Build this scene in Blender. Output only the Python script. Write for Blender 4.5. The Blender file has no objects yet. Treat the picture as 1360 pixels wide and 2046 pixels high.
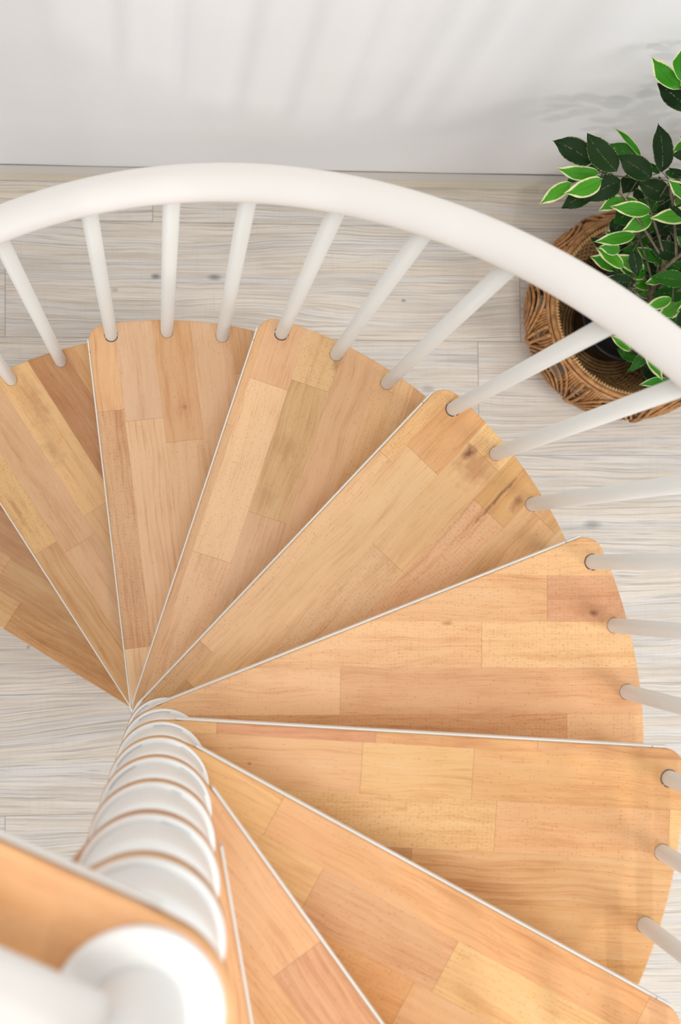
import bpy, bmesh, math, random
from mathutils import Vector, Matrix, Euler
PI = math.pi
S = bpy.context.scene
C = S.collection
rnd = random.Random(7)

# ---------------------------------------------------------------- camera
F_PX, IW, IH = 2880.80432, 1360.0, 2046.0
CAM = Vector((0.012962, 0.288689, 3.570063))
RX, RY, RZ = 0.04164223, -0.11721846, -0.00934499
CR = (Matrix.Rotation(RZ, 3, 'Z') @ Matrix.Rotation(RY, 3, 'Y') @ Matrix.Rotation(RX, 3, 'X'))
cd = bpy.data.cameras.new('camera')
cam = bpy.data.objects.new('camera', cd)
C.objects.link(cam)
cam.matrix_world = Matrix.Translation(CAM) @ CR.to_4x4()
cd.sensor_fit = 'VERTICAL'
cd.sensor_height = 36.0
cd.lens = F_PX / IH * 36.0
cd.clip_start = 0.02
cd.clip_end = 60
cd.dof.use_dof = True
cd.dof.focus_distance = 2.72
cd.dof.aperture_fstop = 5.2
S.camera = cam


def at(px, py, z):
    d = CR @ Vector(((px - IW / 2) / F_PX, -(py - IH / 2) / F_PX, -1))
    return CAM + d * ((z - CAM.z) / d.z)


# ---------------------------------------------------------------- staircase measures
RISE = 0.2
STEP = 0.44149024
PHI3 = -0.11638986
TWEAK = {2: -.0014, 3: .0045, 4: -.0016, 5: -.0015, 6: .0009, 7: -.0003, 8: -.001, 9: -.0026, 10: .0028}
D_T = 0.0707
R_HUB = 0.0685
R_OUT = 0.8052
R_BAL = 0.7808
PSI, SB = -0.0315186, 0.14569536
LEAN = (-0.010070, -0.0042020)


def phi(k):
    return PHI3 + (k - 3) * STEP + TWEAK.get(k, 0)


def axis(k):
    return Vector((LEAN[0] * (k - 6) * RISE, LEAN[1] * (k - 6) * RISE, 0))


def rail_pt(t, dr=0.0):
    r = 0.8088178 + dr
    return Vector((math.sin(t) * r - 0.0219836, math.cos(t) * r + 0.0142261,
                   (3 + 0.99757245 * (t - PHI3) / STEP) * RISE + 0.9178805))


# ---------------------------------------------------------------- colour helpers
def lin(c):
    out = []
    for v in c:
        v /= 255.0
        out.append(v / 12.92 if v <= 0.04045 else ((v + 0.055) / 1.055) ** 2.4)
    return tuple(out) + (1.0,)


class NT:
    def __init__(s, name):
        s.m = bpy.data.materials.new(name)
        s.m.use_nodes = True
        s.t = s.m.node_tree
        s.b = s.t.nodes['Principled BSDF']

    def n(s, typ, **kw):
        nd = s.t.nodes.new(typ)
        for k, v in kw.items():
            setattr(nd, k, v)
        return nd

    def link(s, a, b):
        s.t.links.new(a, b)

    def put(s, sock, v):
        if isinstance(v, bpy.types.NodeSocket):
            s.link(v, sock)
        elif v is not None:
            sock.default_value = v

    def math(s, op, a, b=None, c=None, clamp=False):
        nd = s.n('ShaderNodeMath', operation=op, use_clamp=clamp)
        for i, v in enumerate((a, b, c)):
            if v is not None:
                s.put(nd.inputs[i], v)
        return nd.outputs[0]

    def vmath(s, op, a, b=None):
        nd = s.n('ShaderNodeVectorMath', operation=op)
        s.put(nd.inputs[0], a)
        if b is not None:
            s.put(nd.inputs[1], b)
        return nd.outputs[0]

    def mix(s, f, a, b, mode='MIX'):
        nd = s.n('ShaderNodeMix', data_type='RGBA', blend_type=mode)
        s.put(nd.inputs[0], f)
        s.put(nd.inputs[6], a)
        s.put(nd.inputs[7], b)
        return nd.outputs[2]

    def noise(s, vec, scale, detail=2, rough=.5, dist=0.0):
        nd = s.n('ShaderNodeTexNoise')
        s.put(nd.inputs['Vector'], vec)
        nd.inputs['Scale'].default_value = scale
        nd.inputs['Detail'].default_value = detail
        nd.inputs['Roughness'].default_value = rough
        nd.inputs['Distortion'].default_value = dist
        return nd.outputs['Fac']

    def ramp(s, f, *stops):
        nd = s.n('ShaderNodeMapRange', clamp=True)
        s.put(nd.inputs[0], f)
        for i, v in enumerate(stops):
            nd.inputs[i + 1].default_value = v
        return nd.outputs[0]

    def bump(s, h, strength, dist=.001):
        nd = s.n('ShaderNodeBump')
        nd.inputs['Strength'].default_value = strength
        nd.inputs['Distance'].default_value = dist
        s.put(nd.inputs['Height'], h)
        s.link(nd.outputs[0], s.b.inputs['Normal'])


def plain(name, col, rough=.5, spec=.5, metal=0.0):
    m = NT(name)
    m.b.inputs['Base Color'].default_value = lin(col)
    m.b.inputs['Roughness'].default_value = rough
    m.b.inputs['Specular IOR Level'].default_value = spec
    m.b.inputs['Metallic'].default_value = metal
    return m


def mat_beech():
    m = NT('beech_staves')
    uv = m.n('ShaderNodeUVMap', uv_map='UVMap').outputs[0]
    tone = m.n('ShaderNodeAttribute', attribute_name='tone').outputs['Color']
    tone_a = m.n('ShaderNodeAttribute', attribute_name='tone').outputs['Alpha']
    sid = m.n('ShaderNodeAttribute', attribute_name='stave').outputs['Fac']
    sep = m.n('ShaderNodeSeparateXYZ')
    m.link(uv, sep.inputs[0])
    u, v = sep.outputs[0], sep.outputs[1]

    def vec(a, b, c=0.0):
        nd = m.n('ShaderNodeCombineXYZ')
        m.put(nd.inputs[0], a)
        m.put(nd.inputs[1], b)
        m.put(nd.inputs[2], c)
        return nd.outputs[0]
    zoff = m.math('MULTIPLY', sid, 13.7)
    # slow wander of the grain
    wob = m.noise(vec(m.math('MULTIPLY', u, 5.0), m.math('MULTIPLY', v, 14.0), zoff), 1.0, 2)
    v2 = m.math('ADD', v, m.math('MULTIPLY', m.math('SUBTRACT', wob, .5), .03))
    fine = m.noise(vec(m.math('MULTIPLY', u, 14.0), m.math('MULTIPLY', v2, 420.0), zoff), 1.0, 3, .6)
    band = m.noise(vec(m.math('MULTIPLY', u, 2.2), m.math('MULTIPLY', v2, 62.0), zoff), 1.0, 3, .55)
    cloud = m.noise(vec(m.math('MULTIPLY', u, 9.0), m.math('MULTIPLY', v, 22.0), m.math('ADD', zoff, 5.0)), 1.0, 3, .6)
    # broad growth-ring lines, present only on some staves
    ringw = m.n('ShaderNodeTexWave', wave_type='BANDS', bands_direction='Y', wave_profile='SAW')
    m.link(vec(m.math('MULTIPLY', u, 1.0), m.math('MULTIPLY', v2, 10.0), 0.0), ringw.inputs['Vector'])
    ringw.inputs['Scale'].default_value = 2.6
    ringw.inputs['Distortion'].default_value = 2.5
    ringw.inputs['Detail'].default_value = 1.0
    ringw.inputs['Detail Scale'].default_value = .8
    ring = ringw.outputs['Fac']
    wn = m.n('ShaderNodeTexWhiteNoise', noise_dimensions='1D')
    m.link(sid, wn.inputs['W'])
    r1 = wn.outputs['Value']
    sc = m.n('ShaderNodeSeparateColor')
    m.link(wn.outputs['Color'], sc.inputs[0])
    r2, r3 = sc.outputs[0], sc.outputs[1]
    # ray flecks: short dark dashes along the grain
    vor = m.n('ShaderNodeTexVoronoi', feature='F1')
    m.link(vec(m.math('MULTIPLY', u, 150.0), m.math('MULTIPLY', v2, 900.0), zoff), vor.inputs['Vector'])
    vor.inputs['Scale'].default_value = 1.0
    vs = m.n('ShaderNodeSeparateColor')
    m.link(vor.outputs['Color'], vs.inputs[0])
    fl = m.ramp(vor.outputs['Distance'], .48, .22, 0, 1)
    thr = m.math('SUBTRACT', 1.0, m.math('MULTIPLY', m.math('ADD', m.math('MULTIPLY', tone_a, .8), .0), .66))
    fl = m.math('MULTIPLY', fl, m.math('GREATER_THAN', vs.outputs[0], thr))
    f = m.math('MULTIPLY', m.math('SUBTRACT', fine, .5), .42)
    f = m.math('ADD', f, m.math('MULTIPLY', m.math('SUBTRACT', band, .5), .40))
    f = m.math('ADD', f, m.math('MULTIPLY', m.math('SUBTRACT', cloud, .5), .38))
    ringf = m.math('MULTIPLY', m.math('SUBTRACT', ring, .5), m.ramp(r2, .55, .95, 0, .14))
    f = m.math('ADD', f, ringf)
    dark = m.mix(1.0, tone, lin((214, 176, 138)), 'MULTIPLY')
    light = m.mix(.28, tone, lin((248, 222, 184)))
    fpos = m.ramp(f, 0, .30, 0, 1)
    fneg = m.ramp(f, 0, -.30, 0, 1)
    col = m.mix(fpos, tone, light)
    col = m.mix(fneg, col, dark)
    col = m.mix(m.math('MULTIPLY', fl, .5), col, m.mix(1.0, tone, lin((190, 138, 96)), 'MULTIPLY'))
    def mapmin(nm):
        q = m.n('ShaderNodeSeparateXYZ')
        m.link(m.n('ShaderNodeUVMap', uv_map=nm).outputs[0], q.inputs[0])
        return m.math('MINIMUM', q.outputs[0], q.outputs[1])
    col = m.mix(m.ramp(mapmin('EndMap'), .0007, .0001, 0, .5), col, m.mix(1.0, tone, lin((150, 110, 80)), 'MULTIPLY'))
    col = m.mix(m.ramp(mapmin('SideMap'), .0006, .0001, 0, .16), col, m.mix(1.0, tone, lin((160, 120, 90)), 'MULTIPLY'))
    # knots and heart stains, each at its own spot
    for (kx, ky, ru, rv, a, kc) in KNOTS:
        nd = m.vmath('SUBTRACT', uv, (kx, ky, 0))
        nd = m.vmath('MULTIPLY', nd, (1 / ru, 1 / rv, 1))
        wv = m.n('ShaderNodeTexNoise')
        m.link(uv, wv.inputs['Vector'])
        wv.inputs['Scale'].default_value = 55
        wv.inputs['Detail'].default_value = 3
        dd = m.vmath('SUBTRACT', wv.outputs['Color'], (.5, .5, .5))
        nd = m.vmath('ADD', nd, m.vmath('MULTIPLY', dd, (1.6, 1.6, 0)))
        ln = m.n('ShaderNodeVectorMath', operation='LENGTH')
        m.link(nd, ln.inputs[0])
        k = m.ramp(ln.outputs['Value'], 1.0, .2, 0, a)
        col = m.mix(k, col, lin(kc))
    m.link(col, m.b.inputs['Base Color'])
    m.put(m.b.inputs['Roughness'], m.math('ADD', .38, m.math('MULTIPLY', fine, .12)))
    m.b.inputs['Specular IOR Level'].default_value = .42
    m.b.inputs['Coat Weight'].default_value = .12
    m.b.inputs['Coat Roughness'].default_value = .3
    m.bump(fine, .12, .0004)
    return m.m


def mat_floor():
    m = NT('whitewashed_planks')
    uv = m.n('ShaderNodeUVMap', uv_map='UVMap').outputs[0]
    sid = m.n('ShaderNodeAttribute', attribute_name='stave').outputs['Fac']
    sep = m.n('ShaderNodeSeparateXYZ')
    m.link(uv, sep.inputs[0])
    u, v = sep.outputs[0], sep.outputs[1]

    def vec(a, b, c=0.0):
        nd = m.n('ShaderNodeCombineXYZ')
        m.put(nd.inputs[0], a)
        m.put(nd.inputs[1], b)
        m.put(nd.inputs[2], c)
        return nd.outputs[0]
    z = m.math('MULTIPLY', sid, 9.3)
    big = m.noise(vec(m.math('MULTIPLY', u, 1.6), m.math('MULTIPLY', v, 6.0), z), 1.0, 1, .5)
    med = m.noise(vec(m.math('MULTIPLY', u, 7.0), m.math('MULTIPLY', v, 22.0), z), 1.0, 2, .5)
    v2 = m.math('ADD', v, m.math('MULTIPLY', m.math('SUBTRACT', big, .5), .065))
    v2 = m.math('ADD', v2, m.math('MULTIPLY', m.math('SUBTRACT', med, .5), .012))
    lines = m.noise(vec(m.math('MULTIPLY', u, 3.2), m.math('MULTIPLY', v2, 330.0), z), 1.0, 4, .62)
    tint = m.noise(vec(m.math('MULTIPLY', u, 1.0), m.math('MULTIPLY', v2, 34.0), m.math('ADD', z, 8.0)), 1.0, 3, .6)
    dashes = m.noise(vec(m.math('MULTIPLY', u, 9.0), m.math('MULTIPLY', v2, 300.0), z), 1.0, 2, .6)
    cloud = m.noise(vec(m.math('MULTIPLY', u, 3.5), m.math('MULTIPLY', v, 13.0), m.math('ADD', z, 3.0)), 1.0, 3, .6)
    saw = m.noise(vec(m.math('MULTIPLY', u, 260.0), m.math('MULTIPLY', v, 9.0), z), 1.0, 2, .6)
    base = m.mix(m.ramp(cloud, .32, .68, 0, 1), lin((201, 191, 178)), lin((220, 211, 200)))
    base = m.mix(m.ramp(tint, .50, .64, 0, .4), base, lin((208, 211, 215)))
    base = m.mix(m.ramp(tint, .50, .38, 0, .6), base, lin((220, 207, 189)))
    base = m.mix(m.ramp(lines, .52, .66, 0, .6), base, lin((236, 231, 223)))
    c = m.mix(m.ramp(lines, .48, .34, 0, .72), base, lin((158, 151, 147)))
    gate = m.ramp(cloud, .42, .62, .15, 1)
    c = m.mix(m.math('MULTIPLY', m.ramp(dashes, .40, .26, 0, .6), gate), c, lin((128, 126, 128)))
    c = m.mix(m.ramp(saw, .55, .75, 0, .14), c, lin((168, 164, 160)))
    # joints between planks: distance to the plank outline kept in a second map
    e = m.n('ShaderNodeUVMap', uv_map='EdgeMap').outputs[0]
    es = m.n('ShaderNodeSeparateXYZ')
    m.link(e, es.inputs[0])
    md = m.math('MINIMUM', es.outputs[0], es.outputs[1])
    c = m.mix(m.ramp(md, .0016, .0005, 0, .62), c, lin((118, 112, 106)))
    for (kx, ky, ru, rv, a) in FKNOTS:
        nd = m.vmath('SUBTRACT', uv, (kx, ky, 0))
        nd = m.vmath('MULTIPLY', nd, (1 / ru, 1 / rv, 1))
        ln = m.n('ShaderNodeVectorMath', operation='LENGTH')
        m.link(nd, ln.inputs[0])
        c = m.mix(m.ramp(ln.outputs['Value'], 1.0, .3, 0, a), c, lin((112, 112, 118)))
    m.link(c, m.b.inputs['Base Color'])
    m.put(m.b.inputs['Roughness'], .5)
    m.b.inputs['Specular IOR Level'].default_value = .35
    m.bump(lines, .12, .001)
    return m.m


def mat_wall():
    m = NT('off_white_wall_cloth')
    co = m.n('ShaderNodeTexCoord').outputs['Object']
    sep = m.n('ShaderNodeSeparateXYZ')
    m.link(co, sep.inputs[0])
    n1 = m.noise(co, 1.6, 2, .5)
    col = m.mix(m.ramp(n1, .35, .65, 0, 1), lin((238, 238, 239)), lin((243, 242, 240)))
    m.link(col, m.b.inputs['Base Color'])
    m.b.inputs['Roughness'].default_value = .8
    m.b.inputs['Specular IOR Level'].default_value = .2
    wx = m.n('ShaderNodeTexWave', wave_type='BANDS', bands_direction='X')
    m.link(co, wx.inputs['Vector'])
    wx.inputs['Scale'].default_value = 130
    wz = m.n('ShaderNodeTexWave', wave_type='BANDS', bands_direction='Z')
    m.link(co, wz.inputs['Vector'])
    wz.inputs['Scale'].default_value = 130
    h = m.math('ADD', wx.outputs['Fac'], wz.outputs['Fac'])
    m.bump(h, .06, .0005)
    return m.m


def mat_base():
    m = NT('cream_painted_wood')
    co = m.n('ShaderNodeTexCoord').outputs['Object']
    v = m.vmath('MULTIPLY', co, (3, 60, 60))
    n1 = m.noise(v, 1.0, 3, .6)
    m.link(m.mix(m.ramp(n1, .3, .7, 0, 1), lin((218, 208, 188)), lin((232, 223, 204))), m.b.inputs['Base Color'])
    m.b.inputs['Roughness'].default_value = .5
    return m.m


def mat_white(name, col, rough=.38):
    m = plain(name, col, rough, .5)
    co = m.n('ShaderNodeTexCoord').outputs['Object']
    m.bump(m.noise(co, 260, 2), .05, .0004)
    return m.m


def mat_rattan(name, a, b, sc=1.0):
    m = NT(name)
    co = m.n('ShaderNodeTexCoord').outputs['Object']
    n1 = m.noise(m.vmath('MULTIPLY', co, (60 * sc, 60 * sc, 60 * sc)), 1.0, 3, .6)
    n2 = m.noise(co, 18, 2)
    f = m.math('ADD', m.math('MULTIPLY', n1, .6), m.math('MULTIPLY', n2, .4))
    m.link(m.mix(m.ramp(f, .36, .62, 0, 1), lin(a), lin(b)), m.b.inputs['Base Color'])
    m.b.inputs['Roughness'].default_value = .5
    m.bump(n1, .3, .001)
    return m.m


def mat_leaf(name, base, base2, edge, variegated):
    m = NT(name)
    uv = m.n('ShaderNodeUVMap', uv_map='UVMap').outputs[0]
    sid = m.n('ShaderNodeAttribute', attribute_name='stave').outputs['Fac']
    sep = m.n('ShaderNodeSeparateXYZ')
    m.link(uv, sep.inputs[0])
    u, s_ = sep.outputs[0], sep.outputs[1]
    geo = m.n('ShaderNodeTexCoord').outputs['Object']
    jag = m.noise(geo, 420, 2, .6)
    sabs = m.math('ABSOLUTE', s_)
    wn = m.n('ShaderNodeTexWhiteNoise', noise_dimensions='1D')
    m.link(sid, wn.inputs['W'])
    col = m.mix(wn.outputs['Value'], lin(base), lin(base2))
    # side veins
    vv = m.math('SINE', m.math('MULTIPLY', m.math('SUBTRACT', u, m.math('MULTIPLY', sabs, .22)), 70.0))
    col = m.mix(m.ramp(vv, .6, 1, 0, .18 if variegated else .06), col, m.mix(1.0, col, lin((200, 215, 180)), 'MULTIPLY'))
    mid = m.ramp(sabs, .05, .01, 0, 1)
    if variegated:
        col = m.mix(m.math('MULTIPLY', mid, m.ramp(u, .8, .5, 0, .55)), col, lin((28, 66, 18)))
        tip = m.math('ADD', m.ramp(u, .58, 1.0, 0, .60), m.math('MULTIPLY', m.math('SUBTRACT', wn.outputs['Value'], .5), .16))
        e = m.math('ADD', m.math('ADD', sabs, tip), m.math('MULTIPLY', m.math('SUBTRACT', jag, .5), .22))
        col = m.mix(m.ramp(e, .80, .88, 0, 1), col, lin(edge))
    else:
        mk = m.math('MULTIPLY', mid, m.math('GREATER_THAN', jag, .56))
        col = m.mix(m.math('MULTIPLY', mk, .8), col, lin(edge))
        e2 = m.math('MULTIPLY', m.math('GREATER_THAN', sabs, .93), m.math('GREATER_THAN', jag, .55))
        col = m.mix(m.math('MULTIPLY', e2, .75), col, lin(edge))
        col = m.mix(m.math('MULTIPLY', mid, .3), col, lin((16, 30, 16)))
    m.link(col, m.b.inputs['Base Color'])
    m.b.inputs['Roughness'].default_value = .5 if variegated else .55
    m.b.inputs['Specular IOR Level'].default_value = .3 if variegated else .16
    m.bump(vv, .06, .0006)
    if variegated:
        tr = m.n('ShaderNodeBsdfTranslucent')
        m.link(col, tr.inputs['Color'])
        mx = m.n('ShaderNodeMixShader')
        mx.inputs[0].default_value = .18
        out = [x for x in m.t.nodes if x.type == 'OUTPUT_MATERIAL'][0]
        m.link(m.b.outputs[0], mx.inputs[1])
        m.link(tr.outputs[0], mx.inputs[2])
        m.link(mx.outputs[0], out.inputs['Surface'])
    return m.m


# ---------------------------------------------------------------- mesh helpers
def link(name, me, mat=None, parent=None, smooth=False, loc=None, rotz=None):
    o = bpy.data.objects.new(name, me)
    C.objects.link(o)
    if mat:
        me.materials.clear()
        me.materials.append(mat)
    if smooth:
        for p in me.polygons:
            p.use_smooth = True
    if parent:
        o.parent = parent
    if loc is not None:
        o.location = loc
    if rotz is not None:
        o.rotation_euler = (0, 0, rotz)
    return o


def from_bm(name, bm, mat, parent=None, smooth=False, **kw):
    me = bpy.data.meshes.new(name)
    bmesh.ops.recalc_face_normals(bm, faces=bm.faces)
    bm.to_mesh(me)
    bm.free()
    return link(name, me, mat, parent, smooth, **kw)


def tube(bm, pts, rad, seg=12, closed=False, caps=True):
    """sweep a circle along pts (parallel-transport frame); rad a number or list"""
    n = len(pts)
    rads = rad if isinstance(rad, (list, tuple)) else [rad] * n
    tang = []
    for i in range(n):
        a = pts[(i - 1) % n] if (closed or i > 0) else pts[0]
        b = pts[(i + 1) % n] if (closed or i < n - 1) else pts[-1]
        tang.append((b - a).normalized())
    up = Vector((0, 0, 1)) if abs(tang[0].z) < .9 else Vector((1, 0, 0))
    nrm = (up - tang[0] * up.dot(tang[0])).normalized()
    rings = []
    for i in range(n):
        t = tang[i]
        nrm = (nrm - t * nrm.dot(t))
        if nrm.length < 1e-6:
            nrm = t.orthogonal()
        nrm.normalize()
        bi = t.cross(nrm)
        rings.append([bm.verts.new(pts[i] + (nrm * math.cos(2 * PI * j / seg) + bi * math.sin(2 * PI * j / seg)) * rads[i]) for j in range(seg)])
    for i in range(n if closed else n - 1):
        A, B = rings[i], rings[(i + 1) % n]
        for j in range(seg):
            bm.faces.new((A[j], A[(j + 1) % seg], B[(j + 1) % seg], B[j]))
    if caps and not closed:
        bm.faces.new(list(reversed(rings[0])))
        bm.faces.new(rings[-1])
    return rings


def lathe(bm, prof, seg=64, close=True):
    """prof: list of (r, z); open profile turned about z"""
    rings = []
    for r, z in prof:
        if r < 1e-6:
            rings.append([bm.verts.new((0, 0, z))])
        else:
            rings.append([bm.verts.new((r * math.cos(2 * PI * j / seg), r * math.sin(2 * PI * j / seg), z)) for j in range(seg)])
    for A, B in zip(rings[:-1], rings[1:]):
        for j in range(seg):
            k = (j + 1) % seg
            if len(A) == 1 and len(B) > 1:
                bm.faces.new((A[0], B[k], B[j]))
            elif len(B) == 1 and len(A) > 1:
                bm.faces.new((A[j], A[k], B[0]))
            elif len(A) > 1:
                bm.faces.new((A[j], A[k], B[k], B[j]))


def box(bm, x0, x1, y0, y1, z0, z1):
    v = [bm.verts.new(p) for p in ((x0, y0, z0), (x1, y0, z0), (x1, y1, z0), (x0, y1, z0), (x0, y0, z1), (x1, y0, z1), (x1, y1, z1), (x0, y1, z1))]
    for f in ((3, 2, 1, 0), (4, 5, 6, 7), (0, 1, 5, 4), (1, 2, 6, 5), (2, 3, 7, 6), (3, 0, 4, 7)):
        bm.faces.new([v[i] for i in f])


# ---------------------------------------------------------------- staves of every tread
# (turn of the stave direction, first seam, per row: [tone, joint u, tone, joint u, ...] from the hub outwards)
# tone = (r, g, b, fleck strength 0..1)
GAIN = {2: (1.03, 1), 3: (1.06, 1), 4: (1.06, 1), 5: (1.05, .99), 6: (1.045, 1), 7: (1.0, .93), 8: (1.01, .94), 9: (1.0, .95), 10: (1.0, .95), 13: (1.03, .97)}
TREADS = {
    1: (0, -.001, [[(196, 143, 92, .5), .402, (212, 164, 112, .2)], [(201, 154, 106, .1), .475, (214, 166, 120, .1)], [(192, 141, 98, .1)], [(188, 120, 70, .1)]]),
    2: (0, -.0145, [[(199, 151, 102, .1), .427, (214, 168, 112, .8)], [(206, 160, 118, .1), .397, (206, 158, 116, .1)],
                    [(210, 164, 114, .1), .442, (220, 173, 118, .2)], [(190, 134, 86, .1), .47, (182, 126, 78, .2)], [(203, 152, 100, .1)]]),
    3: (0, -.0165, [[(222, 182, 140, .1), .139, (203, 155, 112, .8), .625, (212, 161, 114, .1)], [(216, 171, 130, .1), .600, (206, 164, 128, .1)],
                    [(212, 168, 126, .2), .548, (205, 154, 108, .1)], [(209, 165, 126, .1)], [(206, 160, 114, .1), .674, (196, 147, 102, .1)]]),
    4: (0, -.056, [[(205, 156, 112, .2), .578, (211, 160, 112, .1)], [(218, 172, 130, .5), .3264, (224, 180, 136, .4), .678, (212, 162, 120, .1)],
                   [(206, 162, 122, .2), .4317, (200, 158, 108, .3), .7004, (214, 170, 120, .8)], [(207, 159, 116, .1)],
                   [(206, 160, 112, .3), .56, (210, 164, 116, .5)], [(203, 152, 108, .1), .70, (196, 144, 98, .1)], [(214, 166, 120, .1)]]),
    5: (0, -.0407, [[(204, 158, 112, .7), .1628, (218, 172, 126, .4), .6307, (216, 166, 112, .7)],
                    [(196, 146, 100, .2), .0958, (216, 172, 124, .1), .6725, (208, 152, 100, .1)],
                    [(212, 168, 124, .9), .5003, (214, 168, 118, .1), .755, (224, 180, 126, .4)],
                    [(216, 166, 124, 1.0), .6867, (202, 152, 96, .1)],
                    [(206, 160, 114, .2), .7447, (200, 152, 104, .1)], [(212, 168, 122, .1)]]),
    6: (.3787, -.288, [[(222, 176, 122, .5)], [(218, 170, 116, .4), .6373, (208, 154, 110, .6)], [(225, 178, 124, .6), .5253, (228, 184, 128, .7)],
                       [(228, 182, 130, .3), .2886, (216, 166, 116, .2)], [(210, 158, 106, .7), .6712, (222, 174, 122, .5)]]),
    7: (0, -.054, [[(226, 176, 122, .3), .0779, (212, 152, 110, .2), .3178, (218, 162, 110, .2), .5688, (216, 162, 114, .1)],
                   [(222, 172, 124, .1), .2992, (224, 178, 122, .1), .4705, (220, 166, 112, .2)],
                   [(226, 182, 128, .9), .5103, (222, 168, 120, .4), .7835, (232, 186, 130, .4)],
                   [(198, 150, 104, .1), .3843, (216, 166, 116, .1)], [(216, 166, 114, .1)], [(212, 158, 96, .6)]]),
    8: (0, -.0115, [[(226, 176, 116, .1), .1549, (222, 166, 114, .1), .7407, (222, 168, 122, .1)],
                    [(228, 180, 124, .1), .2495, (214, 160, 114, .2), .4627, (228, 182, 126, .3)],
                    [(216, 156, 96, .5), .4351, (220, 168, 120, .1)], [(214, 160, 110, .1), .5, (224, 172, 120, .1)]]),
    9: (0, 0.0, [[(226, 172, 124, .1), .2456, (212, 156, 114, .1)], [(228, 176, 126, .1), .42, (220, 166, 116, .1)], [(222, 172, 122, .2)]]),
    10: (0, .012, [[(226, 172, 122, .1), .37, (222, 170, 120, .1)], [(220, 166, 116, .1)], [(226, 176, 124, .1)]]),
}
# knots: (uv x, uv y, half length, half width, strength, colour); uv = stave coords + (tread number * 3, 0)
KNOTS = [
    (6 * 3 + .718, -.224, .009, .007, .85, (92, 52, 26)), (6 * 3 + .718, -.228, .06, .028, .38, (176, 112, 66)),
    (6 * 3 + .467, -.207, .011, .005, .55, (136, 86, 46)),
    (3 * 3 + .617, .108, .007, .006, .6, (140, 84, 44)), (3 * 3 + .617, .108, .026, .022, .3, (178, 118, 68)),
    (5 * 3 + .742, .050, .018, .013, .95, (104, 56, 24)), (5 * 3 + .735, .075, .05, .045, .5, (170, 104, 50)),
    (5 * 3 + .735, .178, .026, .013, .7, (136, 76, 36)), (5 * 3 + .72, .146, .075, .0045, .8, (112, 68, 36)),
    (2 * 3 + .70, .105, .09, .030, .38, (160, 98, 52)), (2 * 3 + .60, .085, .05, .022, .35, (150, 96, 54)),
    (2 * 3 + .525, -.050, .05, .008, .5, (160, 106, 56)),
    (9 * 3 + .345, -.025, .007, .007, .6, (160, 92, 50)), (9 * 3 + .36, .000, .009, .009, .45, (170, 104, 60)),
    (8 * 3 + .40, .085, .06, .03, .35, (206, 132, 64)),
    (7 * 3 + .13, -.012, .004, .004, .7, (150, 92, 50)), (7 * 3 + .364, .043, .014, .004, .4, (168, 112, 70)),
    (4 * 3 + .57, .055, .03, .03, .3, (166, 112, 62)), (4 * 3 + .47, .05, .03, .025, .3, (166, 116, 70)),
    (4 * 3 + .757, .096, .02, .012, .5, (140, 88, 44)),
]
FKNOTS = [(-.02, 1.02, .016, .009, .8), (.125, 1.02, .022, .010, .7), (-.12, .985, .012, .007, .4), (.015, .995, .02, .008, .6), (.60, .968, .008, .005, .75), (1.08, .40, .03, .014, .5),
          (.29 + .37, .745, .02, .012, .35), (-.30, .20, .006, .006, .6), (-.33, .11, .006, .006, .5)]


def wedge_outline(span=2 * 0.18937, rc=.034):
    """outline in tread coords: x along the front edge, y to the ccw side; hub tangent circle radius D_T"""
    pts = []
    s = span

    def rot(p):                                     # tread's back edge frame -> front frame (turned clockwise by span)
        c_, s_ = math.cos(-s), math.sin(-s)
        return (p[0] * c_ - p[1] * s_, p[0] * s_ + p[1] * c_)
    # front corner fillet centre
    yc = D_T - rc
    xc = math.sqrt((R_OUT - rc) ** 2 - yc ** 2)
    a_out = math.atan2(yc, xc)
    arc = [(xc + rc * math.cos(a), yc + rc * math.sin(a)) for a in [PI / 2 + (a_out - PI / 2) * i / 10 for i in range(11)]]
    pts.append((.030, D_T))
    pts += arc
    a0, a1 = a_out, -s - a_out
    n = 44
    pts += [(R_OUT * math.cos(a0 + (a1 - a0) * i / n), R_OUT * math.sin(a0 + (a1 - a0) * i / n)) for i in range(1, n)]
    pts += [rot((x, -y)) for x, y in reversed(arc)]
    pts.append(rot((.030, -D_T)))
    # hub circle from the back tangent point around to the front one
    b0 = -s - PI / 2
    b1 = PI / 2 - 2 * PI
    n = 40
    pts += [(R_HUB * math.cos(b0 + (b1 - b0) * i / n), R_HUB * math.sin(b0 + (b1 - b0) * i / n)) for i in range(n + 1)]
    return pts


def cutplane(bm, faces, co, no):
    fs = set(faces)
    es = {e for f in fs for e in f.edges}
    vs = {v for f in fs for v in f.verts}
    bmesh.ops.bisect_plane(bm, geom=list(fs) + list(es) + list(vs), plane_co=co, plane_no=no, dist=1e-6)


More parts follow.
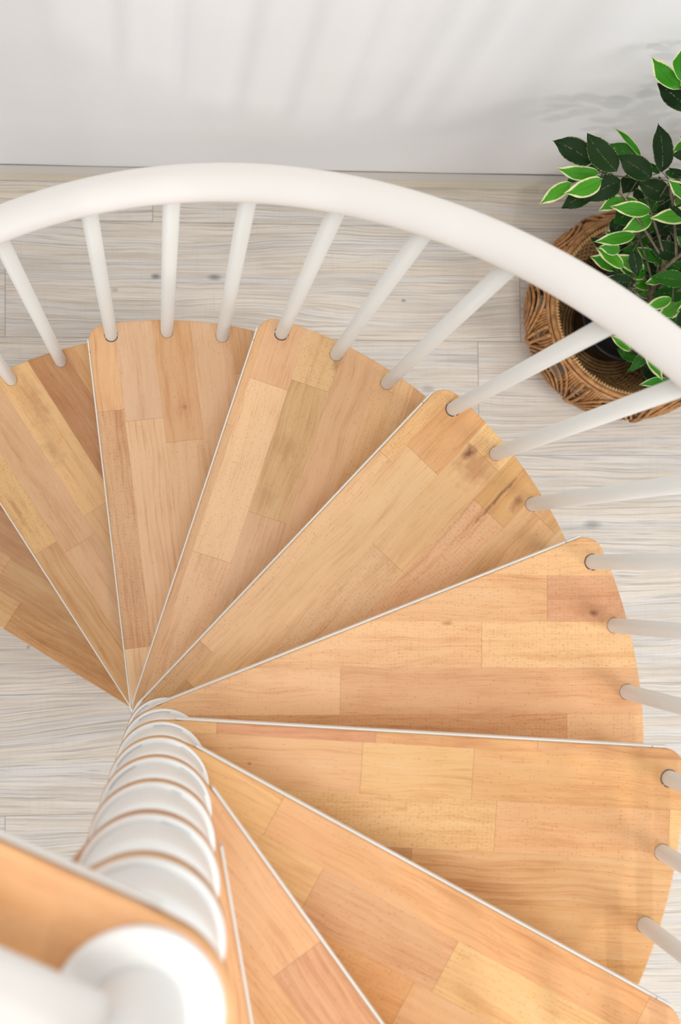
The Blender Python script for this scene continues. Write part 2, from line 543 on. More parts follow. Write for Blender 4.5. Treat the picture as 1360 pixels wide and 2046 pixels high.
def tread_mesh(k, outline, thick, spec):
    rot, v0, rows = spec
    bm = bmesh.new()
    vs = [bm.verts.new((x, y, 0)) for x, y in outline]
    f = bm.faces.new(vs)
    if f.normal.z < 0:
        f.normal_flip()
    ret = bmesh.ops.extrude_face_region(bm, geom=[f])
    for v in ret['geom']:
        if isinstance(v, bmesh.types.BMVert):
            v.co.z = -thick
    bmesh.ops.recalc_face_normals(bm, faces=bm.faces)
    rim = [e for e in bm.edges if abs(e.verts[0].co.z - e.verts[1].co.z) < 1e-6 and len(e.link_faces) == 2]
    bmesh.ops.bevel(bm, geom=rim, offset=.0028, segments=3, profile=.5, affect='EDGES')
    # stave frame: a along the staves, v to the cw side
    ca, sa = math.cos(-rot), math.sin(-rot)
    A = Vector((ca, sa, 0))
    V = Vector((sa, -ca, 0))
    pitch = .0774
    nrow = len(rows)
    seams = [v0 + pitch * i for i in range(nrow - 1)]
    for s in seams:
        cutplane(bm, bm.faces, V * s, V)
    lo = [-9] + seams
    hi = seams + [9]
    for r, row in enumerate(rows):
        joints = row[1::2]
        for j in joints:
            fs = [f for f in bm.faces if lo[r] < f.calc_center_median().dot(V) < hi[r]]
            cutplane(bm, fs, A * j, A)
    col = bm.loops.layers.float_color.new('tone')
    uvl = bm.loops.layers.uv.new('UVMap')
    endl = bm.loops.layers.uv.new('EndMap')
    sidl = bm.loops.layers.uv.new('SideMap')
    sid = bm.faces.layers.float.new('stave')
    for f in bm.faces:
        c = f.calc_center_median()
        a, v = c.dot(A), c.dot(V)
        r = sum(1 for s in seams if v > s)
        row = rows[r]
        j = sum(1 for q in row[1::2] if a > q)
        t = row[2 * j]
        ja = [-9] + row[1::2] + [9]
        j0, j1 = ja[j], ja[j + 1]
        s0, s1 = lo[r], hi[r]
        f[sid] = k * 1.37 + r * .41 + j * .173
        g, gb = GAIN.get(k, (1.0, 1.0))
        if abs(f.normal.z) < .2:                 # darker end grain, with shade on the board edges put into the tone
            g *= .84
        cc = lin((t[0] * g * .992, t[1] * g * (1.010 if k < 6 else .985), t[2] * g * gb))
        for lp in f.loops:
            lp[col] = (cc[0], cc[1], cc[2], t[3])
            p = lp.vert.co
            side = 0.0 if abs(f.normal.z) > .3 else p.z
            lp[uvl].uv = (p.dot(A) + k * 3, p.dot(V) + side)
            lp[endl].uv = (p.dot(A) - j0, j1 - p.dot(A))
            lp[sidl].uv = (p.dot(V) - s0, s1 - p.dot(V))
    bmesh.ops.recalc_face_normals(bm, faces=bm.faces)
    me = bpy.data.meshes.new('tread')
    bm.to_mesh(me)
    bm.free()
    return me


def drill(me, holes, thick):
    """cut the baluster holes for good (evaluated boolean, helper removed)"""
    o = bpy.data.objects.new('tmp', me)
    C.objects.link(o)
    bm = bmesh.new()
    for x, y, r in holes:
        vs = [bm.verts.new((x + r * math.cos(2 * PI * i / 28), y + r * math.sin(2 * PI * i / 28), .02)) for i in range(28)]
        g = bmesh.ops.extrude_face_region(bm, geom=[bm.faces.new(vs)])
        for v in g['geom']:
            if isinstance(v, bmesh.types.BMVert):
                v.co.z = -thick - .02
    bmesh.ops.recalc_face_normals(bm, faces=bm.faces)
    cm = bpy.data.meshes.new('tmp_cut')
    bm.to_mesh(cm)
    bm.free()
    c = bpy.data.objects.new('tmp_cut', cm)
    C.objects.link(c)
    md = o.modifiers.new('b', 'BOOLEAN')
    md.operation = 'DIFFERENCE'
    md.object = c
    md.solver = 'EXACT'
    bpy.context.view_layer.update()
    dg = bpy.context.evaluated_depsgraph_get()
    new = bpy.data.meshes.new_from_object(o.evaluated_get(dg), preserve_all_data_layers=True, depsgraph=dg)
    bpy.data.objects.remove(o)
    bpy.data.objects.remove(c)
    bpy.data.meshes.remove(cm)
    return new if len(new.polygons) > 20 else me


BEECH = mat_beech()
WHITE = mat_white('white_powder_coat', (226, 224, 218), .42)
RAILW = mat_white('white_rail_coat', (234, 229, 223), .5)
COLW = mat_white('white_column_coat', (246, 245, 242), .35)
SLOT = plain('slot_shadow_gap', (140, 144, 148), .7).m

# ---------------------------------------------------------------- the staircase
stair = bpy.data.objects.new('spiral_staircase', None)
C.objects.link(stair)
stair['label'] = 'white and beech spiral staircase with tubular railing winding down to the whitewashed floor'
stair['category'] = 'staircase'

THICK = .025
OUTL = wedge_outline()
SPAN = 2 * 0.18937


def place(o, k, z=None):
    o.location = axis(k) + Vector((0, 0, k * RISE if z is None else z))
    o.rotation_euler = (0, 0, PI / 2 - phi(k))


def strip_mesh(x0, x1, back=False, span=SPAN, top=-.0022):
    """flat metal bar screwed to the straight edge, with its short outer end piece"""
    bm = bmesh.new()
    t = .0032
    for a, b in ((x0, x1 - .026), (x1 - .0252, x1)):
        box(bm, a, b, D_T + .0002, D_T + .0002 + t, -.0235, top)
    bmesh.ops.bevel(bm, geom=list(bm.edges), offset=.0007, segments=1, affect='EDGES')
    if back:
        for v in bm.verts:
            x, y = v.co.x, -v.co.y
            c_, s_ = math.cos(-span), math.sin(-span)
            v.co.x, v.co.y = x * c_ - y * s_, x * s_ + y * c_
    return bm


def tones(r):
    base = [(222, 172, 122), (228, 180, 128), (214, 160, 110), (224, 170, 116), (218, 168, 122)]
    t = r.choice(base)
    return t + (r.random() * .5,)


for k in range(1, 13):
    if k in TREADS:
        spec = TREADS[k]
    else:
        spec = (0, -.02 + rnd.random() * .03, [[tones(rnd), rnd.uniform(.2, .6), tones(rnd)] for _ in range(5)])
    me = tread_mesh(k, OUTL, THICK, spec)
    holes = []
    for j in range(3):
        a = -(PSI + j * SB)
        r = .0142 if j == 0 else .0134
        holes.append((R_BAL * math.cos(a) - (.0008 if j == 0 else 0), R_BAL * math.sin(a), r))
    me = drill(me, holes, THICK)
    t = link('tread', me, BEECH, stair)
    place(t, k)
    if k > 1:
        from_bm('edge_strip', strip_mesh(.016, .776), WHITE, t)['label'] = 'white metal strip along the front edge'

# landing: same hub, spans two steps
L_SPAN = 2 * STEP * .975
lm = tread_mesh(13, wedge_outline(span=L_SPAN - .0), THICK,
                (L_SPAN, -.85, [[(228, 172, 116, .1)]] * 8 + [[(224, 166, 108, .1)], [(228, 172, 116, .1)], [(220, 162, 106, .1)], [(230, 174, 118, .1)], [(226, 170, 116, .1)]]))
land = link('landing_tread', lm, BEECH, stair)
place(land, 13)
land['label'] = 'wider topmost tread, warm orange beech'
from_bm('edge_strip', strip_mesh(.012, .776), WHITE, land)
from_bm('edge_strip', strip_mesh(.012, .776, True, L_SPAN, -.012), WHITE, land)

# column: one spacer tube per step, with its base ring
def ring_bm(r=.0676, rin=.050, h=.010):
    bm = bmesh.new()
    b = .0035
    prof = [(rin, 0), (r, 0), (r, h - b)]
    prof += [(r - b + b * math.cos(a), h - b + b * math.sin(a)) for a in (PI / 10, PI / 5, .3 * PI, .4 * PI, PI / 2)]
    prof += [(rin, h), (rin, 0)]
    lathe(bm, prof, 72)
    bmesh.ops.remove_doubles(bm, verts=bm.verts, dist=1e-6)
    return bm


def soft(o):
    o.data.polygons.foreach_set('use_smooth', [abs(p.normal.z) < .97 for p in o.data.polygons])
    return o


def tube_bm(r, h, r0=None):
    bm = bmesh.new()
    lathe(bm, [(0, 0), (r0 or r, 0), (r, h), (0, h)], 72)
    return bm


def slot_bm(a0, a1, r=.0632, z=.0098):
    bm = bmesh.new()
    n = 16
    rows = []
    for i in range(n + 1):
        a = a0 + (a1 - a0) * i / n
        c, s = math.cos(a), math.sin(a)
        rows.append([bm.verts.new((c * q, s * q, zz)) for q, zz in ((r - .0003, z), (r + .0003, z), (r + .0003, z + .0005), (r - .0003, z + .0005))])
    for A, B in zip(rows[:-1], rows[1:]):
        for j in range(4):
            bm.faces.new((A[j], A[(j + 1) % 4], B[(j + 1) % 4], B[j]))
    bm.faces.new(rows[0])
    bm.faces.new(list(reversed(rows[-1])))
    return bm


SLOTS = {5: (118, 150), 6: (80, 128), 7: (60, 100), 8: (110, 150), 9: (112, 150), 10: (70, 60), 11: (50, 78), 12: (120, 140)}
for k in range(0, 13):
    sp = from_bm('column_spacer', tube_bm(.0612, RISE - THICK - .0002, .0618), COLW, stair, True)
    sp.location = axis(k) + Vector((0, 0, k * RISE + .0001))
    sp.data.polygons.foreach_set('use_smooth', [abs(p.normal.z) < .5 for p in sp.data.polygons])
    rg = soft(from_bm('base_ring', ring_bm(), COLW, sp))
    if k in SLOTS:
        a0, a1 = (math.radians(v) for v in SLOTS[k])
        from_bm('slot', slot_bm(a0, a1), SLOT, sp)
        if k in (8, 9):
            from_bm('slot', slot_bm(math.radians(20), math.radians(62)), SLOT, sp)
# post on the landing
AX13 = Vector((0.004, 0.006, 2.6)) + axis(13)
post = from_bm('column_post', tube_bm(.0325, .30), COLW, stair, True)
post.location = AX13
post.data.polygons.foreach_set('use_smooth', [abs(p.normal.z) < .5 for p in post.data.polygons])
soft(from_bm('base_ring', ring_bm(.0575, .030, .012), COLW, post))
# rail of the landing guard, leaving the post above the landing
dv = Vector((math.sin(math.radians(295.6)), math.cos(math.radians(295.6)), 0))
nv = Vector((-dv.y, dv.x, 0))
if nv.y < 0:
    nv = -nv
bm = bmesh.new()
p0 = Vector((axis(13).x, axis(13).y, 2.70)) + nv * .011
pts = [p0 + dv * d for d in (.021, .022, .024, .028, .034, .040, .3, .6, .86)]
tube(bm, pts, [.004, .013, .019, .0245, .026, .026, .026, .026, .026], 32)
from_bm('landing_rail', bm, RAILW, stair, True)['label'] = 'blurred white rail running out from the top of the column'

# balusters
TW = {(2, 2): .026, (3, 0): .0435, (3, 1): .0465, (3, 2): .0315, (4, 0): .0375, (4, 1): .0355, (4, 2): .031, (5, 0): .0505,
      (5, 1): .0395, (5, 2): .0545, (6, 0): .044, (6, 1): .016, (6, 2): .0265, (7, 2): .0205}
for k in range(1, 13):
    for j in range(3):
        t = phi(k) + PSI + j * SB
        ft = axis(k) + Vector((math.sin(t) * R_BAL, math.cos(t) * R_BAL, k * RISE))
        tp = rail_pt(t + TW.get((k, j), .03), -.0)
        d = (tp - ft).normalized()
        if j == 0:
            zb = (k - 1) * RISE + .0002 if k > 1 else 0.0002
        else:
            zb = k * RISE - THICK - .010
        bm = bmesh.new()
        bot = ft + d * ((zb - ft.z) / d.z)
        tube(bm, [bot, ft, ft + d * (tp - ft).length * .985], .0128, 24)
        from_bm('baluster', bm, WHITE, stair, True)
# handrail
bm = bmesh.new()
t0, t1 = phi(1) + PSI - .05, phi(12) + .55
n = 260
pts = [rail_pt(t0 + (t1 - t0) * i / n) for i in range(n + 1)]
tube(bm, pts, [.016] + [.026] * (n - 1) + [.016], 28)
from_bm('handrail', bm, RAILW, stair, True)
# foot plate of the column on the floor
bm = bmesh.new()
lathe(bm, [(0, .0002), (.11, .0002), (.11, .007), (.107, .009), (0, .009)], 72)
fp = from_bm('foot_plate', bm, COLW, stair)
fp.location = axis(0)

# ---------------------------------------------------------------- setting
WR = .0035
def structure(o):
    o['kind'] = 'structure'
    return o


def floor_mesh():
    bm = bmesh.new()
    uvl = bm.loops.layers.uv.new('UVMap')
    ed = bm.loops.layers.uv.new('EdgeMap')
    sid = bm.faces.layers.float.new('stave')
    r = random.Random(3)
    fixed = {4: -.027, 3: .90, 2: .789, 1: 1.9, 0: 1.62, -1: .30, -2: .9}
    W0 = .2902
    for row in range(-13, 5):
        y0 = -.0045 + row * W0
        y1 = min(y0 + W0, 1.275)
        j = fixed.get(row, r.uniform(0, 1.3))
        L = 1.285
        x = j - 4 * L
        i = 0
        while x < 5.0:
            xa, xb = max(x, -3.2), min(x + L, 5.0)
            if xb > xa:
                nx = 4
                rid = r.random() * 20
                for q in range(nx):
                    a, b = xa + (xb - xa) * q / nx, xa + (xb - xa) * (q + 1) / nx
                    for (ya, yb) in ((y0, (y0 + y1) / 2), ((y0 + y1) / 2, y1)):
                        vs = [bm.verts.new(p) for p in ((a, ya, 0), (b, ya, 0), (b, yb, 0), (a, yb, 0))]
                        f = bm.faces.new(vs)
                        f[sid] = rid
                        for lp in f.loops:
                            p = lp.vert.co
                            lp[uvl].uv = (p.x, p.y)
                            lp[ed].uv = (min(abs(p.x - x), abs(p.x - x - L)), min(abs(p.y - y0), abs(p.y - y1)))
            x += L
            i += 1
    bmesh.ops.remove_doubles(bm, verts=bm.verts, dist=1e-5)
    bmesh.ops.recalc_face_normals(bm, faces=bm.faces)
    for f in bm.faces:
        if f.normal.z < 0:
            f.normal_flip()
    me = bpy.data.meshes.new('floor')
    bm.to_mesh(me)
    bm.free()
    return me


fl = link('floor', floor_mesh(), mat_floor())
structure(fl)

# wall: hung smooth, with very slight soft folds
bm = bmesh.new()
nx, nz = 160, 60
g = []
for i in range(nx + 1):
    col = []
    for j in range(nz + 1):
        x = -3.2 + 8.2 * i / nx
        z = 3.6 * j / nz
        f = .5 * .0035 * math.sin(x * 7.3 + 1.4 * math.sin(z * 1.3 + x)) + .0022 * math.sin(x * 15.1 + z * 2.2) + .0008 * math.sin((x * .8 + z) * 9.0)
        col.append(bm.verts.new((x, f * min(1, z * 3 + .1), z)))
    g.append(col)
for i in range(nx):
    for j in range(nz):
        bm.faces.new((g[i][j], g[i + 1][j], g[i + 1][j + 1], g[i][j + 1]))
wall = from_bm('wall_back', bm, mat_wall(), None, True)
wall.location = (0, 1.276, 0)
wall.rotation_euler = (0, 0, WR)
structure(wall)
bm = bmesh.new()
box(bm, -3.2, 5.0, -.021, -.0004, .0028, .066)
bmesh.ops.bevel(bm, geom=[e for e in bm.edges if all(v.co.z > .06 and v.co.y < 0 for v in e.verts)], offset=.002, segments=2, affect='EDGES')
bb = from_bm('baseboard_back', bm, mat_base())
bb.data.materials.append(plain('grey_ledge', (196, 190, 182), .7).m)  # greyer tone for the top face of the board
for p in bb.data.polygons:
    if p.normal.z > .9:
        p.material_index = 1
bb.location = (0, 1.2742, 0)
bb.rotation_euler = (0, 0, WR)
structure(bb)

# ---------------------------------------------------------------- basket
BC = Vector((1.128, .905, 0))
bk = bpy.data.objects.new('wicker_basket', None)
C.objects.link(bk)
bk.location = BC
bk['label'] = 'round brown rattan basket with looped openwork sides, on the floor by the wall'
bk['category'] = 'basket'
RAT1 = mat_rattan('rattan_light', (122, 76, 38), (190, 138, 82))
RAT2 = mat_rattan('rattan_dark', (104, 62, 30), (160, 106, 58))
RAT3 = mat_rattan('rattan_inner', (128, 92, 50), (184, 144, 90))


def prof_r(z):     # outer body radius
    t = z / .29
    return .178 + .236 * t - .196 * t * t


def cyl(a, r, z):
    return Vector((r * math.cos(a), r * math.sin(a), z))


# inner bowl: horizontal strands over and under upright stakes
bm = bmesh.new()
NS = 44
for i in range(22):
    z = .006 + i * .0098
    r = .130 + .075 * (i / 21.0) ** .9
    pts = []
    for q in range(NS * 4):
        a = 2 * PI * q / (NS * 4)
        pts.append(cyl(a, r + .0040 * math.cos(a * NS / 1.0 + (PI if i % 2 else 0)), z))
    tube(bm, pts, .0042, 7, closed=True)
from_bm('inner_weave', bm, RAT3, bk, True)
bm = bmesh.new()
for q in range(NS):
    a = 2 * PI * q / NS
    tube(bm, [cyl(a, .128 + .075 * t ** .9, .004 + .21 * t) for t in (0, .2, .4, .6, .8, 1)], .0024, 6)
from_bm('stakes', bm, RAT2, bk, True)
# woven bottom
bm = bmesh.new()
for i in range(15):
    r = .006 + i * .0086
    n = max(24, int(r * 900))
    tube(bm, [cyl(2 * PI * q / n, r, .0085 + .0018 * math.cos(q * PI * .25 + i * PI)) for q in range(n)], .0042, 6, closed=True)
lathe(bm, [(0, .0006), (.133, .0006), (.133, .004), (0, .004)], 48)
from_bm('bottom', bm, RAT3, bk, True)
# outer openwork: panels of nested bent rods
NP = 9
for pnl in range(NP):
    ac = 2 * PI * (pnl + .35) / NP
    half = PI / NP
    bm = bmesh.new()
    for s in range(10):
        fr = 1 - s * .1
        pts = []
        # an arch leaning on the belly: up one side, round, down the other
        for i in range(29):
            th = PI * i / 28
            aa = ac + half * .96 * fr * math.cos(th) * (1 if fr > .1 else .1)
            zz = .02 + (.245 * fr) * math.sin(th) ** .75
            rr = prof_r(zz) + .004
            pts.append(cyl(aa, rr, zz))
        tube(bm, pts, .0037, 7)
    from_bm('rod_panel', bm, RAT1, bk, True)
    # hanging arches that fill the gap between two panels
    bm = bmesh.new()
    for s in range(8):
        fr = 1 - s * .125
        pts = []
        for i in range(23):
            th = PI * i / 22
            zz = .268 - .215 * fr * math.sin(th) ** .8
            pts.append(cyl(ac + half + half * .66 * fr * math.cos(th), prof_r(zz) - .002, zz))
        tube(bm, pts, .0037, 7)
    from_bm('hanging_panel', bm, RAT1, bk, True)
    bm = bmesh.new()
    for o_ in (-.022, .022):
        tube(bm, [cyl(ac + half + o_ * (1 + 8 * (z - .15)), prof_r(z) + .007, z) for z in (.006, .05, .1, .15, .2, .25, .275)], .0042, 7)
    for y in (0, .007, .014):
        tube(bm, [cyl(ac + half + x, prof_r(.15) + .011 - abs(x) * .05, .15 + y + x * .15) for x in (-.045, -.02, 0, .02, .045)], .003, 6)
    from_bm('corner_stakes', bm, RAT1, bk, True)
# rim: two plain hoops and the wound cord hoop
bm = bmesh.new()
for r, z, w in ((.2200, .284, .0058), (.2275, .272, .0052)):
    tube(bm, [cyl(2 * PI * q / 96, r, z + .003 * math.sin(3 * 2 * PI * q / 96)) for q in range(96)], w, 9, closed=True)
from_bm('rim_hoop', bm, RAT1, bk, True)
bm = bmesh.new()
n = 1500
turns = 170
pts = []
for q in range(n):
    a = 2 * PI * q / n
    b = a * turns
    bulge = 1 + .75 * math.exp(-((((a - 3.75) % (2 * PI)) - 0) / .09) ** 2) + .75 * math.exp(-((((a - 4.05) % (2 * PI)) - 0) / .09) ** 2)
    w = .0052 * bulge
    pts.append(cyl(a, .209 + w * math.cos(b), .276 + w * math.sin(b)))
tube(bm, pts, .0019, 5, closed=True)
tube(bm, [cyl(2 * PI * q / 96, .209, .276) for q in range(96)], .0042, 8, closed=True)
from_bm('wound_cord', bm, mat_rattan('rattan_pale', (172, 124, 74), (216, 172, 118)), bk, True)

# ---------------------------------------------------------------- plant in its pot
pl = bpy.data.objects.new('potted_ficus', None)
C.objects.link(pl)
PB = BC + Vector((-.006, .002, .0125))
pl.location = PB
pl['label'] = 'artificial ficus with dark and cream edged leaves, its black pot inside the wicker basket'
pl['category'] = 'plant'
BLACK = plain('black_plastic', (16, 16, 17), .45).m
bm = bmesh.new()
lathe(bm, [(0, 0), (.088, 0), (.112, .165), (.117, .167), (.117, .178), (.109, .178), (.104, .162), (0, .162)], 56)
pot = from_bm('pot', bm, BLACK, pl, True)
BARK = mat_rattan('ficus_bark', (74, 62, 48), (122, 106, 84), 2)


def wp(v):   # world to plant coordinates
    return v - PB


trunks = [[(0, 0, .15), (.015, .01, .3), (.02, .0, .5), (.05, .01, .7), (.06, -.01, .95)],
          [(.02, -.01, .15), (-.0, -.02, .3), (-.03, .02, .46), (-.05, .03, .62), (-.03, .05, .8)],
          [(-.01, .02, .15), (.03, .04, .3), (.06, .05, .5), (.10, .04, .75)]]
tp = []
for tr_ in trunks:
    bm = bmesh.new()
    P = [Vector(p) for p in tr_]
    out = []
    for i in range(len(P) - 1):
        a = P[max(i - 1, 0)]
        b, c = P[i], P[i + 1]
        d = P[min(i + 2, len(P) - 1)]
        for s in range(6):
            t = s / 6
            out.append(.5 * ((2 * b) + (c - a) * t + (2 * a - 5 * b + 4 * c - d) * t * t + (3 * b - a - 3 * c + d) * t ** 3))
    out.append(P[-1])
    tube(bm, out, [.007 - .004 * i / len(out) for i in range(len(out))], 8)
    tp += out
    from_bm('stem', bm, BARK, pl, True)

leaves_d, leaves_v, leaves_m = [], [], []
O1 = (1040, 80)
O2 = (1040, 400)


def PX(o, x, y):
    return (o[0] + x / 4.25, o[1] + y / 4.25)


LV = [  # crop, tip, base, kind, height of the base, relative width
    (1, 272, 852, 605, 1040, 'd', .74, .60), (1, 563, 785, 815, 1115, 'd', .76, .56), (1, 785, 738, 1020, 990, 'v', .72, .16),
    (1, 730, 885, 990, 1000, 'm', .70, .52), (1, 825, 975, 1108, 1168, 'd', .78, .62), (1, 1172, 700, 1200, 1120, 'd', .80, .46),
    (1, 300, 1085, 662, 1130, 'v', .73, .36), (1, 155, 1398, 432, 1215, 'v', .71, .40), (1, 365, 1300, 690, 1185, 'v', .75, .44),
    (1, 345, 1432, 600, 1300, 'd', .68, .58), (1, 540, 1375, 852, 1195, 'd', .72, .60), (1, 390, 1205, 480, 1150, 'm', .66, .7),
    (1, 870, 1305, 970, 1160, 'd', .64, .90), (1, 700, 1190, 790, 1150, 'd', .64, .7), (1, 985, 1195, 1262, 1325, 'd', .72, .62),
    (1, 660, 1452, 888, 1350, 'v', .62, .48), (1, 757, 1415, 1106, 1455, 'v', .70, .40), (1, 935, 1385, 1168, 1410, 'm', .64, .55),
    (1, 862, 1622, 1118, 1500, 'v', .66, .52), (1, 1098, 1515, 1440, 1500, 'v', .74, .42), (1, 1285, 955, 1420, 860, 'v', .80, .5),
    (1, 1272, 975, 1500, 1010, 'd', .82, .5), (1, 1245, 1180, 1480, 1380, 'v', .80, .42), (1, 1112, 142, 1352, 410, 'v', 1.0, .46),
    (1, 1375, 60, 1375, 345, 'v', 1.02, .50), (1, 1155, 358, 1430, 590, 'd', .98, .56), (1, 1085, 1040, 1180, 1130, 'm', .70, .45),
    (1, 1400, 1180, 1225, 1120, 'm', .74, .4), (1, 790, 1560, 915, 1455, 'm', .58, .9), (1, 765, 1665, 880, 1530, 'd', .56, .95),
    (1, 1140, 1650, 1310, 1540, 'd', .62, .9), (1, 1225, 1600, 1500, 1625, 'd', .66, .5), (1, 1345, 810, 1420, 900, 'v', .82, .4),
    (1, 1250, 1085, 1420, 1160, 'd', .76, .3), (1, 1440, 1050, 1350, 1300, 'd', .70, .5), (1, 560, 1080, 690, 1090, 'm', .68, .5),
    (2, 622, 352, 972, 295, 'v', .60, .34), (2, 632, 400, 865, 575, 'v', .54, .42), (2, 665, 395, 845, 430, 'v', .58, .62),
    (2, 830, 500, 985, 385, 'm', .50, .5), (2, 990, 655, 955, 430, 'd', .56, .55), (2, 1065, 365, 1390, 490, 'd', .64, .52),
    (2, 1080, 610, 1015, 515, 'm', .48, .7), (2, 1050, 705, 1232, 640, 'v', .50, .45), (2, 1145, 760, 1330, 780, 'd', .48, .62),
    (2, 1265, 665, 1450, 700, 'd', .52, .5), (2, 1125, 508, 1180, 540, 'v', .46, .8), (2, 875, 320, 760, 200, 'd', .55, .6),
    (2, 1290, 620, 1380, 600, 'v', .5, .4), (2, 830, 475, 930, 450, 'v', .47, .3),
    (2, 755, 1143, 932, 1282, 'v', .34, .34), (2, 808, 1255, 982, 1370, 'm', .31, .42), (2, 897, 1468, 1112, 1240, 'm', .36, .34),
    (2, 1200, 1528, 1110, 1215, 'v', .38, .42), (2, 1000, 1570, 1260, 1530, 'v', .30, .32), (2, 905, 1100, 1030, 1260, 'd', .33, .62),
    (2, 985, 1140, 1115, 1235, 'm', .34, .6), (2, 1012, 1390, 1190, 1510, 'd', .27, .85), (2, 1240, 1490, 1320, 1330, 'd', .31, .6),
    (2, 870, 1282, 970, 1248, 'v', .33, .28), (2, 1290, 1480, 1380, 1350, 'd', .30, .6), (2, 1362, 1700, 1345, 1580, 'm', .30, .4),
    (2, 665, 985, 735, 925, 'v', .36, .5), (2, 890, 1400, 960, 1250, 'd', .26, .5), (2, 1230, 1240, 1260, 1420, 'd', .3, .4),
    (2, 880, 620, 1010, 700, 'v', .45, .5), (2, 940, 600, 860, 560, 'm', .45, .5),
]


def leaf(bm, base, tip, w, nrm, uvl, sid, ident, curl=.10, fold=.22, wave=0.0, bend=0.0):
    L = (tip - base).length
    d = (tip - base).normalized()
    side = d.cross(nrm).normalized()
    up = side.cross(d).normalized()
    n, mm = 12, 6
    grid = []
    for i in range(n + 1):
        u = i / n
        # ovate blade with a drawn-out tip
        wd = math.sin(PI * min(1, u ** .78)) ** .85 if 0 < u < 1 else 0
        wd *= (1 - .10 * u)
        if u > .80:
            wd = max(wd * .86, .0)
        row = []
        for j in range(-mm // 2, mm // 2 + 1):
            s = j / (mm / 2)
            x = s * wd * w * .5 * L
            h = -curl * L * (u - .35) ** 2 + fold * abs(x) + wave * L * math.sin(u * 9 + s * 1.2) * abs(s) * .06
            row.append(bm.verts.new(base + d * (u * L) + side * (x + bend * L * (u * u - u)) + up * h))
        grid.append(row)
    for i in range(n):
        for j in range(mm):
            vs = (grid[i][j], grid[i][j + 1], grid[i + 1][j + 1], grid[i + 1][j])
            f = bm.faces.new(vs)
            f[sid] = ident
            for lp, (ii, jj) in zip(f.loops, ((i, j), (i, j + 1), (i + 1, j + 1), (i + 1, j))):
                lp[uvl].uv = (ii / n, (jj - mm / 2) / (mm / 2))


def new_leaf_bm():
    bm = bmesh.new()
    return bm, bm.loops.layers.uv.new('UVMap'), bm.faces.layers.float.new('stave')


BMS = {c: new_leaf_bm() for c in 'dvm'}
twigs = bmesh.new()
r2 = random.Random(11)
allbases = []
for idx, (crop, tx, ty, bx_, by_, kind, z, w) in enumerate(LV):
    o = O1 if crop == 1 else O2
    B = at(*PX(o, bx_, by_), z)
    T = at(*PX(o, tx, ty), z - r2.uniform(-.008, .022))
    toc = (CAM - B).normalized()
    nrm = (toc + Vector((r2.uniform(-.3, .3), r2.uniform(-.3, .3), .3))).normalized()
    bm, uvl, sid = BMS[kind]
    leaf(bm, wp(B), wp(T), w * 1.02, nrm, uvl, sid, idx * .37, curl=r2.uniform(.03, .16), fold=r2.uniform(.1, .3), wave=r2.uniform(.3, 1.6), bend=r2.uniform(-.28, .28))
    allbases.append((wp(B), (T - B).normalized()))
# the part of the crown that leaves the frame, and the leaves deeper inside
for idx in range(330):
    for _ in range(40):
        a = r2.uniform(0, 2 * PI)
        q = r2.random()
        z = r2.uniform(.34, 1.06)
        rad = (.10 + .20 * math.sin(PI * min(1, max(0, (z - .2) / .95)))) * math.sqrt(q)
        P = PB + Vector((.07 + rad * math.cos(a) * 1.2, rad * math.sin(a), z))
        # project for keeping the air around the shown sprays free
        cq = CR.transposed() @ (P - CAM)
        px, py = IW / 2 + F_PX * cq.x / -cq.z, IH / 2 - F_PX * cq.y / -cq.z
        ok = px > 1395 or (px > 1315 and 380 < py < 620 and z < .70) or (px > 1225 and 425 < py < 600 and z < .5)
        if idx >= 240:
            ok = 1235 < px < 1375 and 420 < py < 640 and .34 < z < .52
        if ok and P.y < 1.19:
            break
    else:
        continue
    L = r2.uniform(.055, .085)
    dr = Vector((math.cos(a), math.sin(a), r2.uniform(-.5, .35))).normalized()
    kind = r2.choice('ddvvm')
    nrm = Vector((r2.uniform(-.5, .3), r2.uniform(-.5, .3), 1)).normalized()
    T = P + dr * L
    if T.y > 1.23:
        continue
    bm, uvl, sid = BMS[kind]
    leaf(bm, wp(P), wp(T), r2.uniform(.42, .58), nrm, uvl, sid, idx * .71 + 50, curl=r2.uniform(.1, .35), wave=r2.uniform(0, 1))
    allbases.append((wp(P), dr))
LEAFM = {
    'd': (mat_leaf('dark_leaf', (14, 36, 14), (28, 54, 20), (170, 186, 110), False), 'dark_leaves', 'plain dark green leaves'),
    'v': (mat_leaf('cream_edged_leaf', (46, 134, 12), (80, 160, 28), (232, 230, 178), True), 'variegated_leaves', 'bright green leaves with cream edges'),
    'm': (mat_leaf('mid_leaf', (26, 78, 16), (44, 100, 22), (190, 200, 120), False), 'green_leaves', 'mid green leaves'),
}
for kd, (bm, _, _) in BMS.items():
    mt, nm, lb = LEAFM[kd]
    me = bpy.data.meshes.new(nm)
    bm.to_mesh(me)
    bm.free()
    o = link(nm, me, mt, pl, True)
    o['label'] = lb
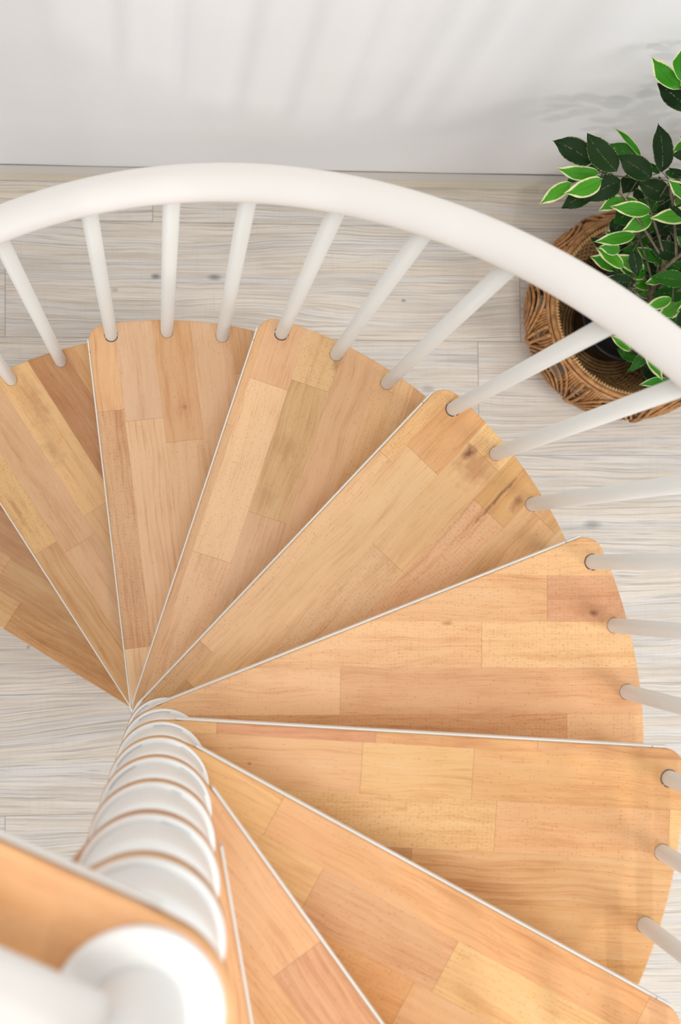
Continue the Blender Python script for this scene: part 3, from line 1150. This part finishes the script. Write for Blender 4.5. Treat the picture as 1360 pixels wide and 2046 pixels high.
# twigs: every leaf stalk joins a point of the nearest branch line
hubs = [at(*PX(O1, 700, 1115), .70), at(*PX(O1, 1000, 1180), .70), at(*PX(O1, 1260, 1200), .74), at(*PX(O1, 1300, 1330), .64),
        at(*PX(O1, 1180, 1480), .60), at(*PX(O2, 1010, 330), .52), at(*PX(O2, 960, 480), .47), at(*PX(O2, 1230, 620), .44),
        at(*PX(O2, 1120, 1230), .29), at(*PX(O2, 960, 1290), .30), at(*PX(O1, 1390, 470), .93), at(*PX(O1, 1380, 900), .78),
        at(*PX(O2, 1300, 520), .50), at(*PX(O2, 1270, 1400), .26)]
hubs = [wp(h_) for h_ in hubs]
hubs += [Vector((.07 + .16 * math.cos(a), .13 * math.sin(a), z)) for a, z in ((0, .5), (1, .7), (2, .85), (5, .6), (4, .8), (0.5, .95), (5.5, .9))]


def twig(a, b, r0, r1, sag=.02):
    m1 = (a + b) / 2 + Vector((0, 0, sag * (a - b).length * 4))
    pts = [(1 - t) ** 2 * a + 2 * t * (1 - t) * m1 + t * t * b for t in [i / 6 for i in range(7)]]
    tube(twigs, pts, [r0 + (r1 - r0) * i / 6 for i in range(7)], 6)


for h_ in hubs:
    low = [p for p in tp if p.z < h_.z - .02] or tp
    near = min(low, key=lambda p: (p - h_).length + abs(p.z - (h_.z - .10)) * .8)
    twig(near, h_, .0032, .0018)
for b_, d_ in allbases:
    near = min(hubs, key=lambda p: (p - b_).length)
    if (near - b_).length < .16:
        twig(near, b_, .0013, .0009, .01)
from_bm('twigs', twigs, BARK, pl, True)

# ---------------------------------------------------------------- light
w = bpy.data.worlds.new('world')
S.world = w
w.use_nodes = True
bg = w.node_tree.nodes['Background']
bg.inputs[0].default_value = (.95, .975, 1.0, 1)
bg.inputs[1].default_value = .62


def area(name, loc, target, size, power, col=(1, 1, 1), sy=None):
    ld = bpy.data.lights.new(name, 'AREA')
    ld.energy = power
    ld.color = col
    ld.size = size
    if sy:
        ld.shape = 'RECTANGLE'
        ld.size_y = sy
    o = bpy.data.objects.new(name, ld)
    C.objects.link(o)
    o.location = loc
    o.rotation_euler = (Vector(target) - Vector(loc)).to_track_quat('-Z', 'Y').to_euler()
    o.visible_camera = True
    return o


area('window_daylight', (4.0, -2.2, 4.8), (.2, .2, 1), 2.0, 108, (.99, .99, 1))
area('ceiling_lamp', (.1, -.3, 8.2), (.1, .1, 0), 2.0, 150, (1, .965, .91))
area('spot_lamp', (.75, -3.2, 4.0), (.2, 1, .8), .22, 33, (1, .98, .95))
area('wall_fill', (-1.6, -3.6, 1.9), (-.2, 1.2, .7), 2.6, 58, (.91, .955, 1))  # unseen fill light, added to brighten the wall

S.view_settings.view_transform = 'Standard'
S.view_settings.look = 'None'
S.view_settings.gamma = 1
S.view_settings.exposure = 0.0
